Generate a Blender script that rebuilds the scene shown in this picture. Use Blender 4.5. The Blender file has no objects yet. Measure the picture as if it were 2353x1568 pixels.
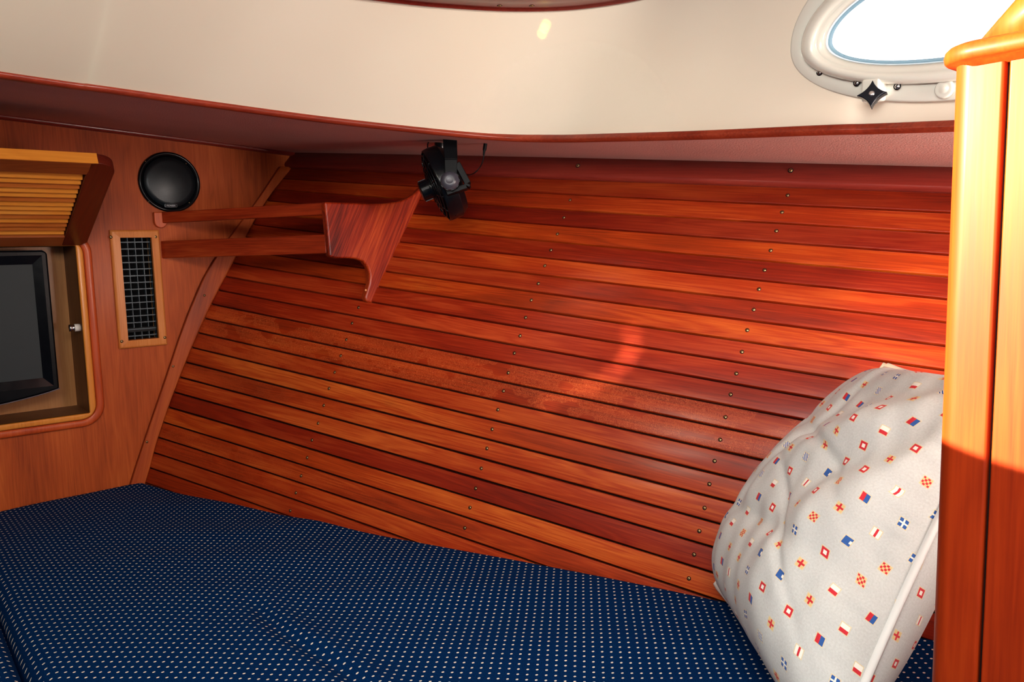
import bpy, bmesh, math, random
from mathutils import Vector, Matrix, noise
random.seed(4)
V = Vector
C = bpy.context.scene.collection
PI = math.pi

# ------------------------------------------------------------------ camera
F = 1800.0; CX, CY = 1176.5, 784.0
yaw = math.radians(40); roll = math.atan(.024); pitch = math.atan(208*math.cos(roll)/F)
fw = V((math.sin(yaw)*math.cos(pitch), math.cos(yaw)*math.cos(pitch), -math.sin(pitch)))
r0 = V((math.cos(yaw), -math.sin(yaw), 0)); u0 = r0.cross(fw)
rt = (r0*math.cos(roll) - u0*math.sin(roll)).normalized(); up = rt.cross(fw)
cd = bpy.data.cameras.new('camera'); cam = bpy.data.objects.new('camera', cd); C.objects.link(cam)
cd.sensor_width = 36; cd.lens = F/2353*36; cd.clip_start = .02
cam.matrix_world = Matrix(((rt.x, up.x, -fw.x, 0), (rt.y, up.y, -fw.y, 0), (rt.z, up.z, -fw.z, 0), (0, 0, 0, 1)))
bpy.context.scene.camera = cam

def ray(px, py): return fw + rt*((px-CX)/F) - up*((py-CY)/F)
def onY(px, py, Y=1.75):
    d = ray(px, py); return d*(Y/d.y)
def onX(px, py, X):
    d = ray(px, py); return d*(X/d.x)
def onZ(px, py, z):
    d = ray(px, py); return d*(z/d.z)
D = 1.75; ZC = -.4705
def hx(Y, z):                                   # inner face of the hull planking
    s = D-Y; t = z-ZC
    return .437 + .31674*t*t + .32812*t + .00335 + .025466*s*s + .337692*s - .004788
KT = [(0,0),(0,1),(0,2),(1,0),(1,1),(1,2),(2,0),(2,1),(2,2),(3,0),(3,1)]
KC = [0.20356,-0.11142,0.00446,-0.24343,-0.03373,0.00532,-0.03707,0.03815,-0.01037,0.00676,-0.00714]
def kz(k, s):
    k = k/10; return sum(c*k**i*s**j for c, (i, j) in zip(KC, KT))
def hullp(k, s):
    z = kz(k, s); return V((hx(D-s, z), D-s, z))
def hulln(k, s):
    n = (hullp(k, s+.01)-hullp(k, s)).cross(hullp(k+.1, s)-hullp(k, s)).normalized()
    return n if n.x < 0 else -n
def onH(px, py):
    d = ray(px, py); lo, hi = .3, 3.
    for _ in range(50):
        m = (lo+hi)/2; q = d*m
        if q.x < hx(q.y, q.z): lo = m
        else: hi = m
    return d*lo
def ceilz(x, y): return .134 - .052*x + .087*y - .007*x*x

# ------------------------------------------------------------------ object helpers
def wloc(o):
    v = V((0, 0, 0))
    while o: v = v + o.location; o = o.parent
    return v
def tag(o, label=None, cat=None, group=None, kind=None):
    if label: o['label'] = label
    if cat: o['category'] = cat
    if group: o['group'] = group
    if kind: o['kind'] = kind
    return o
def empty(name, loc, label, cat, group=None):
    o = bpy.data.objects.new(name, None); C.objects.link(o); o.location = loc; o.empty_display_size = .03
    return tag(o, label, cat, group)

class MB:
    def __init__(s): s.b = bmesh.new(); s.mi = 0
    def quad(s, *p):
        f = s.b.faces.new([s.b.verts.new(V(q)) for q in p]); f.material_index = s.mi; return f
    def hexa(s, p):                              # p: 8 points, bottom 0-3, top 4-7
        v = [s.b.verts.new(V(q)) for q in p]
        for f in ((3,2,1,0),(4,5,6,7),(0,1,5,4),(1,2,6,5),(2,3,7,6),(3,0,4,7)):
            s.b.faces.new([v[i] for i in f]).material_index = s.mi
    def box(s, a, b):
        (x0,y0,z0),(x1,y1,z1) = a, b
        s.hexa([(x0,y0,z0),(x1,y0,z0),(x1,y1,z0),(x0,y1,z0),(x0,y0,z1),(x1,y0,z1),(x1,y1,z1),(x0,y1,z1)])
    def prism(s, pts, ext):
        ext = V(ext); n = len(pts)
        a = [s.b.verts.new(V(p)) for p in pts]; c = [s.b.verts.new(V(p)+ext) for p in pts]
        s.b.faces.new(a[::-1]).material_index = s.mi; s.b.faces.new(c).material_index = s.mi
        for i in range(n):
            s.b.faces.new([a[i], a[(i+1) % n], c[(i+1) % n], c[i]]).material_index = s.mi
    def lathe(s, o, ax, prof, n=32, cap=True, xr=None):
        o = V(o); ax = V(ax).normalized(); e1 = V(xr).normalized() if xr else ax.orthogonal().normalized(); e2 = ax.cross(e1)
        rings = []
        for r, h in prof:
            rings.append([s.b.verts.new(o+ax*h+(e1*math.cos(2*PI*i/n)+e2*math.sin(2*PI*i/n))*r) for i in range(n)])
        for a, c in zip(rings, rings[1:]):
            for i in range(n): s.b.faces.new([a[i], a[(i+1) % n], c[(i+1) % n], c[i]]).material_index = s.mi
        if cap:
            s.b.faces.new(rings[0][::-1]).material_index = s.mi; s.b.faces.new(rings[-1]).material_index = s.mi
    def tube(s, pts, r, n=8, closed=False, cap=True):
        pts = [V(p) for p in pts]; N = len(pts); rings = []; e = None
        for i, p in enumerate(pts):
            if closed: t = (pts[(i+1) % N]-pts[i-1]).normalized()
            else: t = (pts[min(i+1, N-1)]-pts[max(i-1, 0)]).normalized()
            e = t.orthogonal() if e is None else (e-t*e.dot(t))
            e = e.normalized(); f = t.cross(e)
            rings.append([s.b.verts.new(p+(e*math.cos(2*PI*j/n)+f*math.sin(2*PI*j/n))*r) for j in range(n)])
        prs = list(zip(rings, rings[1:]))
        if closed: prs.append((rings[-1], rings[0]))
        for a, c in prs:
            for j in range(n): s.b.faces.new([a[j], a[(j+1) % n], c[(j+1) % n], c[j]]).material_index = s.mi
        if cap and not closed:
            s.b.faces.new(rings[0][::-1]); s.b.faces.new(rings[-1])
    def sweep(s, rows, closed_prof=True, cap=True):   # rows: list of profiles (lists of points)
        R = [[s.b.verts.new(V(p)) for p in r] for r in rows]; n = len(R[0])
        for a, c in zip(R, R[1:]):
            for j in range(n if closed_prof else n-1):
                s.b.faces.new([a[j], a[(j+1) % n], c[(j+1) % n], c[j]]).material_index = s.mi
        if cap and closed_prof:
            s.b.faces.new(R[0][::-1]); s.b.faces.new(R[-1])
        return R
    def build(s, name, mats, parent=None, smooth=False, bevel=0, seg=3, angle=40, recalc=True, kind=None):
        if recalc: bmesh.ops.recalc_face_normals(s.b, faces=s.b.faces)
        me = bpy.data.meshes.new(name)
        if parent:
            loc = wloc(parent); oloc = V((0, 0, 0))
        else:
            xs = [v.co for v in s.b.verts]
            loc = V(((min(p.x for p in xs)+max(p.x for p in xs))/2, (min(p.y for p in xs)+max(p.y for p in xs))/2, min(p.z for p in xs))); oloc = loc
        bmesh.ops.translate(s.b, verts=s.b.verts, vec=-loc)
        s.b.to_mesh(me); s.b.free()
        for m in (mats if isinstance(mats, (list, tuple)) else [mats]): me.materials.append(m)
        o = bpy.data.objects.new(name, me); C.objects.link(o); o.location = oloc
        if parent: o.parent = parent
        if bevel:
            m = o.modifiers.new('bevel', 'BEVEL'); m.width = bevel; m.segments = seg; m.limit_method = 'ANGLE'; m.angle_limit = math.radians(angle)
            smooth = True
        if smooth:
            me.polygons.foreach_set('use_smooth', [True]*len(me.polygons))
            if bevel or smooth == 'w':
                w = o.modifiers.new('wn', 'WEIGHTED_NORMAL'); w.keep_sharp = True
        if kind: o['kind'] = kind
        return o

def catmull(P, n=10):
    P = [V(p) for p in P]; out = []
    Q = [P[0]*2-P[1]]+P+[P[-1]*2-P[-2]]
    for i in range(1, len(Q)-2):
        a, b, c, d = Q[i-1:i+3]
        for j in range(n):
            t = j/n
            out.append(.5*((2*b)+(c-a)*t+(2*a-5*b+4*c-d)*t*t+(3*b-a-3*c+d)*t**3))
    out.append(P[-1]); return out

# ------------------------------------------------------------------ node helpers
class X:
    nt = None
    def __init__(s, sock): s.s = sock
    @staticmethod
    def m(op, *a):
        n = X.nt.nodes.new('ShaderNodeMath'); n.operation = op
        for i, v in enumerate(a):
            if isinstance(v, X): X.nt.links.new(v.s, n.inputs[i])
            else: n.inputs[i].default_value = v
        return X(n.outputs[0])
    def __add__(s, o): return X.m('ADD', s, o)
    def __radd__(s, o): return X.m('ADD', o, s)
    def __sub__(s, o): return X.m('SUBTRACT', s, o)
    def __rsub__(s, o): return X.m('SUBTRACT', o, s)
    def __mul__(s, o): return X.m('MULTIPLY', s, o)
    def __rmul__(s, o): return X.m('MULTIPLY', o, s)
    def __truediv__(s, o): return X.m('DIVIDE', s, o)
    def __lt__(s, o): return X.m('LESS_THAN', s, o)
    def __gt__(s, o): return X.m('GREATER_THAN', s, o)
    def abs(s): return X.m('ABSOLUTE', s)
    def fl(s): return X.m('FLOOR', s)
    def fr(s): return X.m('FRACT', s)
    def max(s, o): return X.m('MAXIMUM', s, o)
    def min(s, o): return X.m('MINIMUM', s, o)
    def inv(s): return X.m('SUBTRACT', 1.0, s)

def newmat(name):
    m = bpy.data.materials.new(name); m.use_nodes = True; nt = m.node_tree
    b = nt.nodes['Principled BSDF']; X.nt = nt; return m, nt, b
def setp(b, **k):
    for n, v in k.items():
        n = n.replace('_', ' ')
        if n in b.inputs: b.inputs[n].default_value = v
def lin(c):                                      # sRGB 0-255 -> linear
    return tuple((x/255/12.92 if x/255 <= .04045 else ((x/255+.055)/1.055)**2.4) for x in c)+(1,)
def plain(name, rgb, rough=.5, metal=0, coat=0, **k):
    if sum(rgb) < 60 and 'Specular_IOR_Level' not in k: k['Specular_IOR_Level'] = .18; coat *= .5
    m, nt, b = newmat(name); setp(b, Base_Color=lin(rgb), Roughness=rough, Metallic=metal, Coat_Weight=coat, Coat_Roughness=.1, **k)
    n = nt.nodes.new('ShaderNodeTexNoise'); n.inputs['Scale'].default_value = 60; tc = nt.nodes.new('ShaderNodeTexCoord')
    nt.links.new(tc.outputs['Object'], n.inputs['Vector'])
    r = X(n.outputs['Fac'])*.12+(rough-.06); nt.links.new(r.s, b.inputs['Roughness'])
    return m
def mixc(nt, fac, a, b, mode='MIX'):
    n = nt.nodes.new('ShaderNodeMix'); n.data_type = 'RGBA'; n.blend_type = mode
    for i, v in ((0, fac), (6, a), (7, b)):
        if isinstance(v, X): nt.links.new(v.s, n.inputs[i])
        elif hasattr(v, 'is_output'): nt.links.new(v, n.inputs[i])
        else: n.inputs[i].default_value = v
    return n.outputs[2]
def noise_n(nt, vec, scale, detail=4, rough=.55, dist=0):
    n = nt.nodes.new('ShaderNodeTexNoise'); n.inputs['Scale'].default_value = scale; n.inputs['Detail'].default_value = detail
    n.inputs['Roughness'].default_value = rough; n.inputs['Distortion'].default_value = dist
    nt.links.new(vec, n.inputs['Vector']); return X(n.outputs['Fac'])
def comb(nt, *a):
    n = nt.nodes.new('ShaderNodeCombineXYZ')
    for i, v in enumerate(a):
        if isinstance(v, X): nt.links.new(v.s, n.inputs[i])
        else: n.inputs[i].default_value = v
    return n.outputs[0]
def dotn(nt, vec, d):
    n = nt.nodes.new('ShaderNodeVectorMath'); n.operation = 'DOT_PRODUCT'; nt.links.new(vec, n.inputs[0]); n.inputs[1].default_value = d
    return X(n.outputs['Value'])
def rampn(nt, fac, cols):
    n = nt.nodes.new('ShaderNodeValToRGB'); nt.links.new(fac.s, n.inputs[0]); e = n.color_ramp.elements
    while len(e) < len(cols): e.new(.5)
    for el, (p, c) in zip(e, cols): el.position = p; el.color = c
    return n.outputs[0]
def bumpn(nt, b, h, strength=.2, dist=.001):
    n = nt.nodes.new('ShaderNodeBump'); n.inputs['Strength'].default_value = strength; n.inputs['Distance'].default_value = dist
    nt.links.new(h.s, n.inputs['Height']); nt.links.new(n.outputs[0], b.inputs['Normal'])

def wood(name, dark, mid, light, axis=(0, 0, 1), rough=.38, coat=.5, grain=1.0, uv=False, contrast=1.0, spec=.22):
    m, nt, b = newmat(name)
    tc = nt.nodes.new('ShaderNodeTexCoord')
    if uv:
        sp = nt.nodes.new('ShaderNodeSeparateXYZ'); nt.links.new(tc.outputs['UV'], sp.inputs[0])
        u, v = X(sp.outputs[0]), X(sp.outputs[1]); w = u*0.0
    else:
        a = V(axis).normalized(); e1 = a.orthogonal().normalized(); e2 = a.cross(e1)
        u, v, w = (dotn(nt, tc.outputs['Object'], x) for x in (a, e1, e2))
    big = noise_n(nt, comb(nt, u*2.2, v*14, w*14), 1.0, 3, .5, .4)
    ring = noise_n(nt, comb(nt, u*1.6, v*26, w*26), 1.0, 2, .5, 1.2)
    ringw = (ring*9.0).fr(); ringw = (ringw-.5).abs()*2.0
    fine = noise_n(nt, comb(nt, u*14*grain, v*420*grain, w*420*grain), 1.0, 3, .6)
    f = big*(.75*contrast) + fine*(.38*contrast) + ringw*(.11*contrast) + (.5-.62*contrast)
    col = rampn(nt, f, [(.22, lin(dark)), (.5, lin(mid)), (.8, lin(light))])
    if uv:
        at = nt.nodes.new('ShaderNodeAttribute'); at.attribute_name = 'tone'
        col = mixc(nt, 1.0, col, at.outputs['Color'], 'MULTIPLY')
        fg = X(at.outputs['Alpha'])
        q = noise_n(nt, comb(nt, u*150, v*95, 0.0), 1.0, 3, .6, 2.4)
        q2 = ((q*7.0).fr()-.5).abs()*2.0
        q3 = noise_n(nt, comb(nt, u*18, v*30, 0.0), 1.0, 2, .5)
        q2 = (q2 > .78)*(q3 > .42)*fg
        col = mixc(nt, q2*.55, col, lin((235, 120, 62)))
        at2 = X(at.outputs['Alpha'])
    nt.links.new(col, b.inputs['Base Color'])
    rr = fine*.12+(rough-.06); nt.links.new(rr.s, b.inputs['Roughness'])
    setp(b, Coat_Weight=coat, Coat_Roughness=.2, Specular_IOR_Level=spec)
    bumpn(nt, b, fine*.5+big*.5, .12, .0008)
    return m

M = {}
CH = ((92, 20, 6), (170, 58, 20), (205, 92, 38))
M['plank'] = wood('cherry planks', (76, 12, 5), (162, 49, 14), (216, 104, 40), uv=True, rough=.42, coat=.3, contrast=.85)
M['groove'] = plain('groove shadow', (24, 6, 3), .8)
M['veneer'] = wood('cherry veneer', (124, 46, 13), (172, 74, 25), (202, 100, 40), (0, 0, 1), .55, .05, contrast=1.0)
M['frieze'] = wood('dark frieze cherry', (88, 24, 20), (122, 38, 30), (142, 52, 40), (-.33, 1, .1), .4, .4)
M['trimv'] = wood('corner board cherry', (112, 38, 10), (160, 64, 20), (190, 90, 34), (.35, 0, 1), .55, .03)
M['rail'] = wood('cherry rail', (104, 26, 10), (148, 46, 18), (186, 78, 34), (.37, -1, 0), .42, .3, contrast=1.2)
M['railx'] = wood('cherry moulding', (96, 28, 16), (132, 44, 24), (160, 64, 38), (1, -.5, 0), .34, .4)
M['bracket'] = wood('cherry bracket', (76, 10, 4), (142, 36, 12), (190, 74, 28), (.5, 0, 1), .4, .25, contrast=1.7)
M['goldh'] = wood('golden cherry', (196, 110, 34), (224, 140, 50), (240, 168, 78), (1, 0, 0), .4, .3, contrast=.8)
M['goldr'] = wood('reddish slat cherry', (150, 70, 24), (186, 100, 38), (206, 126, 56), (1, 0, 0), .42, .3)
M['goldv'] = wood('golden cherry upright', (190, 104, 36), (220, 136, 54), (236, 162, 80), (0, 0, 1), .4, .3, contrast=.8)
M['redv'] = wood('red cherry band', (150, 50, 20), (188, 76, 32), (212, 102, 48), (0, 0, 1), .42, .2)
M['darkst'] = wood('dark cherry stile', (60, 14, 8), (86, 24, 14), (108, 36, 20), (0, -.9, .42), .4, .4)
M['doorr'] = wood('door rail cherry', (110, 48, 20), (146, 72, 32), (168, 92, 44), (1, 0, 0), .4, .4)
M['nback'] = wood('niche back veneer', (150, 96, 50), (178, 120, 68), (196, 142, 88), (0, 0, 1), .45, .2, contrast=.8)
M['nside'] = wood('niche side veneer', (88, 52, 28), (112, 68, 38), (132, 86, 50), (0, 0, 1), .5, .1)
M['ventw'] = wood('vent frame cherry', (178, 96, 40), (206, 122, 56), (222, 146, 80), (0, 0, 1), .4, .3)
M['post'] = wood('post cherry', (100, 22, 5), (132, 38, 7), (150, 52, 10), (0, 0, 1), .5, .04, spec=.1, contrast=.9)
M['black'] = plain('black plastic', (5, 8, 13), .3, coat=.3)
M['blackm'] = plain('black matt plastic', (5, 7, 11), .5)
M['grille'] = plain('painted steel grille', (44, 56, 64), .4, .3)
M['void'] = plain('dark void', (5, 7, 10), .9)
M['brass'] = plain('brass screw', (188, 160, 110), .3, .9)
M['steel'] = plain('steel screw', (190, 190, 192), .25, 1)
M['white'] = plain('white plastic', (228, 228, 224), .4)
M['tan'] = plain('raw wood edge', (176, 136, 92), .7)

def gelcoat():
    m, nt, b = newmat('cream gelcoat'); tc = nt.nodes.new('ShaderNodeTexCoord')
    n = noise_n(nt, tc.outputs['Object'], 3.0, 2)
    nt.links.new(rampn(nt, n, [(.3, lin((232, 220, 200))), (.7, lin((238, 228, 210)))]), b.inputs['Base Color'])
    setp(b, Roughness=.42, Coat_Weight=.6, Coat_Roughness=.05); return m
M['cream'] = gelcoat()
M['frame'] = plain('portlight frame', (226, 226, 216), .22, coat=.6)

def vinyl():
    m, nt, b = newmat('headliner vinyl'); tc = nt.nodes.new('ShaderNodeTexCoord')
    v = nt.nodes.new('ShaderNodeTexVoronoi'); v.inputs['Scale'].default_value = 420
    nt.links.new(tc.outputs['Object'], v.inputs['Vector'])
    n = noise_n(nt, tc.outputs['Object'], 5.0, 3)
    nt.links.new(rampn(nt, n, [(.3, lin((198, 150, 140))), (.7, lin((210, 162, 152)))]), b.inputs['Base Color'])
    setp(b, Roughness=.75); bumpn(nt, b, X(v.outputs['Distance']), .35, .001); return m
M['vinyl'] = vinyl()

def cushion_mat():
    m, nt, b = newmat('navy dotted fabric'); tc = nt.nodes.new('ShaderNodeTexCoord')
    sp = nt.nodes.new('ShaderNodeSeparateXYZ'); nt.links.new(tc.outputs['UV'], sp.inputs[0])
    u, v = X(sp.outputs[0]), X(sp.outputs[1]); P = .0150
    wob = noise_n(nt, tc.outputs['UV'], 6.0, 2)*.004
    u = u+wob; v = v+wob*.7
    a = (u/P).fr()-.5; c = (v/P).fr()-.5
    a2 = (u/P+.5).fr()-.5; c2 = (v/P+.5).fr()-.5
    def d(p, q): return X.m('SQRT', (p/1.15)*(p/1.15)+(q/.92)*(q/.92))
    dd = d(a, c).min(d(a2, c2)); mask = dd < .098
    wv = noise_n(nt, tc.outputs['UV'], 900.0, 2)
    base = rampn(nt, wv, [(.3, lin((0, 22, 54))), (.7, lin((1, 46, 98)))])
    nt.links.new(mixc(nt, mask, base, lin((214, 208, 196))), b.inputs['Base Color'])
    setp(b, Roughness=.85, Specular_IOR_Level=.04)
    b.inputs['Sheen Tint'].default_value = lin((60, 130, 220))
    bumpn(nt, b, wv+mask*1.0, .25, .0008); return m
M['cushion'] = cushion_mat()

def flag_mat():
    m, nt, b = newmat('signal flag cotton'); tc = nt.nodes.new('ShaderNodeTexCoord')
    sp = nt.nodes.new('ShaderNodeSeparateXYZ'); nt.links.new(tc.outputs['UV'], sp.inputs[0])
    u, v = X(sp.outputs[0]), X(sp.outputs[1]); P, R = .0385, .0225
    u = u+3.0; v = v+3.0; row = (v/R).fl(); uu = u/P+(row*.5).fr()*1.0+row*.12
    col = uu.fl(); lu = (uu.fr()-.5)*P; lv = ((v/R).fr()-.5)*R
    w, h = lu.abs(), lv.abs(); mx, mn = w.max(h), w.min(h)
    wn = nt.nodes.new('ShaderNodeTexWhiteNoise'); wn.noise_dimensions = '2D'
    nt.links.new(comb(nt, col+.5, row+.5, 0.0), wn.inputs['Vector'])
    ty = (X(wn.outputs['Value'])*10.0).fl()
    H = .0049
    RED, BLU, WHT, TAN = lin((196, 30, 44)), lin((34, 84, 156)), lin((232, 230, 220)), lin((214, 186, 130))
    def sel(mask, a, c): return mixc(nt, mask, c, a)
    pats = [sel(mx < .0019, WHT, RED), sel(mn < .0008, WHT, BLU), sel((mn < .0010)*(mx < .0046), RED, TAN),
            sel(lv < -.0004, RED, WHT), sel(lu < 0.0, RED, BLU), sel((lu > .002)*(h < .0016), WHT, BLU),
            sel(((lu+lv)/.0032).fr() < .5, BLU, WHT), sel(((lu/.0022).fl()+(lv/.0022).fl()).abs()*.5 - (((lu/.0022).fl()+(lv/.0022).fl()).abs()*.5).fl() > .2, RED, TAN),
            sel(w < .0011, RED, WHT), sel(mx < .0019, WHT, RED)]
    c = pats[0]
    for i, p in enumerate(pats[1:], 1): c = mixc(nt, (ty-float(i)).abs() < .5, c, p)
    wv = noise_n(nt, tc.outputs['UV'], 500.0, 2)
    tw = X.m('SINE', (u*.8+v)*5200.0)
    cloth = rampn(nt, wv*.6+tw*.12+.2, [(.2, lin((176, 178, 176))), (.7, lin((204, 207, 205)))])
    halo = (mx < H)
    c = mixc(nt, halo, cloth, TAN if False else lin((212, 196, 158)))
    core = X(None) if False else (mx < H-.0008)
    c0 = pats[0]
    pc = pats[0]
    for i, p in enumerate(pats[1:], 1): pc = mixc(nt, (ty-float(i)).abs() < .5, pc, p)
    c = mixc(nt, core, c, pc)
    nt.links.new(c, b.inputs['Base Color']); setp(b, Roughness=.85, Sheen_Weight=.1)
    bumpn(nt, b, tw*.3+wv, .2, .0006); return m
M['flag'] = flag_mat()
M['piping'] = plain('white piping', (222, 224, 222), .8)

# ------------------------------------------------------------------ hull planking (wall_right)
TONES = [(.5,.38,.45),(.78,.72,.6),(.5,.3,.5),(1.0,1.15,.8),(.62,.4,.55),(1,.95,.9),(.85,.72,.9),(1.15,1.3,1.0),(.92,.72,1.0),  # plank colours; the lower ones also have sheen painted in as a tanner tone
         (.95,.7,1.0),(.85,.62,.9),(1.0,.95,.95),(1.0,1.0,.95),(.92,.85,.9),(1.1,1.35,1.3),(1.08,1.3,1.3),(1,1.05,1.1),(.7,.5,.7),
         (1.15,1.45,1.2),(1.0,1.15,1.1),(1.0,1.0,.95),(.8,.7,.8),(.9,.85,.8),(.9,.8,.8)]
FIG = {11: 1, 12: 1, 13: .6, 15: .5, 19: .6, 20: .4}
def hull():
    b = bmesh.new(); uvl = b.loops.layers.uv.new('UVMap'); cl = b.loops.layers.float_color.new('tone')
    PR = [(0,-.007),(.03,-.007),(.036,-.0020),(.052,-.0007),(.08,0),(.5,.0002),(.915,0),(.945,-.0008),(.964,-.0022),(.970,-.007),(1,-.007)]
    S = [0.0+1.95*i/64 for i in range(65)]
    for k in range(24):
        t = TONES[k]; off = random.random()*7; fg = FIG.get(k, 0)
        grid = []
        for s in S:
            n = hulln(k+.5, s); row = []
            for v, h in PR:
                row.append(b.verts.new(hullp(k+v, s)+n*h))
            grid.append(row)
        for i in range(len(S)-1):
            for j in range(len(PR)-1):
                f = b.faces.new([grid[i][j], grid[i][j+1], grid[i+1][j+1], grid[i+1][j]])
                f.material_index = 1 if j in (0, len(PR)-2) else 0
                f.smooth = True
                for lp, (a, c) in zip(f.loops, ((i,j),(i,j+1),(i+1,j+1),(i+1,j))):
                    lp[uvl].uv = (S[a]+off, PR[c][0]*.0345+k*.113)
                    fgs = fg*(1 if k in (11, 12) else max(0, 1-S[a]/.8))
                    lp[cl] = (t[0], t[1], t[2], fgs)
    # orient towards the cabin
    b.normal_update()
    for f in b.faces:
        if f.normal.x > 0: f.normal_flip()
    me = bpy.data.meshes.new('wall_right'); b.to_mesh(me); b.free()
    me.materials.append(M['plank']); me.materials.append(M['groove'])
    o = bpy.data.objects.new('wall_right', me); C.objects.link(o); o['kind'] = 'structure'
    w = o.modifiers.new('wn', 'WEIGHTED_NORMAL'); w.weight = 90
    return o
wr = hull()

# countersunk screws holding the planks: three rows over the frames
COLA = [(1310,460),(1296,500),(1281,538),(1266,575),(1252,611),(1237,652),(1221,690),(1208,730),(1195,772),(1182,812),(1168,857),(1157,899),(1144,942),(1131,987),(1119,1031),(1106,1077),(1093,1123),(1080,1167),(1068,1214)]
COLB = [(1810,449),(1797,488),(1784,531),(1771,576),(1757,621),(1744,665),(1732,712),(1717,759),(1705,809),(1692,859),(1679,907),(1667,959),(1655,1011),(1642,1060),(1630,1113),(1619,1168),(1607,1221),(1595,1275),(1583,1330)]
COLC = [(824,707),(809,743),(796,781),(783,818),(769,856),(756,893),(744,932),(731,973),(717,1012),(706,1052),(692,1094),(680,1133),(667,1174)]
def screw_mesh(mb, p, n, r=.0024, mat2=True):
    p = V(p); n = V(n).normalized()
    mb.mi = 1; mb.lathe(p-n*.0006, n, [(r*1.25, 0), (r*1.25, .0007)], 14)
    mb.mi = 0; mb.lathe(p, n, [(r*.92, 0), (r*.9, .0003), (r*.6, .0007), (r*.2, .0009)], 14)
    mb.mi = 1; e = n.orthogonal().normalized(); f = n.cross(e); q = p+n*.0009
    mb.hexa([q-e*r*.6-f*r*.12, q+e*r*.6-f*r*.12, q+e*r*.6+f*r*.12, q-e*r*.6+f*r*.12]+[q-e*r*.6-f*r*.12+n*.0002, q+e*r*.6-f*r*.12+n*.0002, q+e*r*.6+f*r*.12+n*.0002, q-e*r*.6+f*r*.12+n*.0002])
mb = MB(); screw_mesh(mb, (0, 0, 0), (0, 0, 1))
sproto = mb.build('screw', [M['brass'], M['void']], smooth=True)
smesh = sproto.data; bpy.data.objects.remove(sproto)
smesh.transform(Matrix.Translation((0, 0, -.0006)))
def place_screw(parent, p, n, name='screw', sc=1.0):
    o = bpy.data.objects.new(name, smesh); C.objects.link(o); o.parent = parent
    q = V(n).to_track_quat('Z', 'Y'); o.rotation_mode = 'QUATERNION'; o.rotation_quaternion = q
    o.location = V(p)-wloc(parent); o.scale = (sc, sc, sc); return o
for px, py in COLA+COLB+COLC:
    p = onH(px, py); e = .01
    n = V((-1, -(.0509*(D-p.y)+.3377), .6335*(p.z-ZC)+.328)).normalized()
    place_screw(wr, p+n*.0003, n)

# frieze board along the top of the planking (trim_1)
def frieze():
    mb = MB(); rows = []
    for i in range(49):
        s = -.07+2.02*i/48
        s2 = max(s, -.07)
        top = V((0, D-s, ceilz(0.8+.34*s, D-s)+.0)); 
        zt = ceilz(hx(D-s, .2), D-s)+.004; zb = kz(0.05, s)
        pt = V((hx(D-s, zt), D-s, zt)); pb = V((hx(D-s, zb), D-s, zb))
        n = hulln(0, max(s, 0))
        d = (pb-pt)
        rows.append([pt-n*.004, pt+n*.009, pb-d*.12+n*.011, pb-d*.05+n*.010, pb-d*.01+n*.007, pb+n*.003, pb-n*.004])
    mb.sweep(rows)
    return mb.build('trim_1', M['frieze'], smooth=True, kind='structure')
fz = frieze()
for px, py in [(1333, 388), (1819, 400)]:
    p = onH(px, py); n = V((-1, -.4, .5)).normalized(); place_screw(fz, p+n*.0115, n, sc=1.35)

# corner board between bulkhead and planking (trim_2)
def corner():
    L = [(640,384),(587,463),(527,544),(472,627),(440,697),(415,762),(375,880),(334,1000),(300,1103),(288,1150)]
    R = [(672,384),(622,447),(583,510),(535,604),(485,700),(441,798),(400,900),(363,1006),(344,1077),(318,1160)]
    Lp = catmull([onY(*p, 1.75) for p in L], 6); Rp = catmull([onY(*p, 1.74) for p in R], 6)
    n = min(len(Lp), len(Rp)); mb = MB(); rows = []
    for a, c in zip(Lp, Rp):
        c = V((c.x, 1.738, c.z)); w = (c-a); w.y = 0
        a1 = V((a.x, 1.7505, a.z)); a2 = V((a.x, 1.741, a.z)); 
        rows.append([a1, a2, a2+w*.04+V((0, -.002, 0)), V((c.x, 1.7382, c.z))-w*.10, V((c.x, 1.7372, c.z))-w*.04, V((c.x, 1.740, c.z)), V((c.x+.003, 1.75, c.z))])
    mb.sweep(rows)
    o = mb.build('trim_2', M['trimv'], smooth='w', kind='structure')
    for px, py in [(398, 842), (338, 1016), (470, 679)]:
        p = onY(px, py, 1.7365); place_screw(o, p, (0, -1, 0), sc=.8)
    return o
corner()

# ------------------------------------------------------------------ bulkhead with the television recess (wall_back)
NX0, NX1, NZ0, NZ1 = -.17, .345, -.305, .030
mb = MB(); B0, B1, BZ0, BZ1 = -.9, 1.0, -.75, .42
vx0, vx1, vz0, vz1 = .4275, .488, -.166, .045
def wq(x0, x1, z0, z1): mb.box((x0, 1.75, z0), (x1, 1.765, z1))
wq(B0, NX0, BZ0, BZ1); wq(NX0, NX1, BZ0, NZ0); wq(NX0, NX1, NZ1, BZ1)
wq(NX1, vx0, BZ0, BZ1); wq(vx0, vx1, BZ0, vz0); wq(vx0, vx1, vz1, BZ1); wq(vx1, B1, BZ0, BZ1)
bmesh.ops.remove_doubles(mb.b, verts=mb.b.verts, dist=1e-5)
wb = mb.build('wall_back', M['veneer'], kind='structure')
# thin dark trim at the top of the bulkhead (trim_3)
mb = MB(); rows = []
for i in range(21):
    x = -.8+1.62*i/20; z = ceilz(x, 1.75)
    rows.append([V((x, 1.75, z+.004)), V((x, 1.742, z+.004)), V((x, 1.740, z-.006)), V((x, 1.745, z-.009)), V((x, 1.75, z-.009))])
mb.sweep(rows); mb.build('trim_3', M['frieze'], smooth=True, kind='structure')

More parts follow.
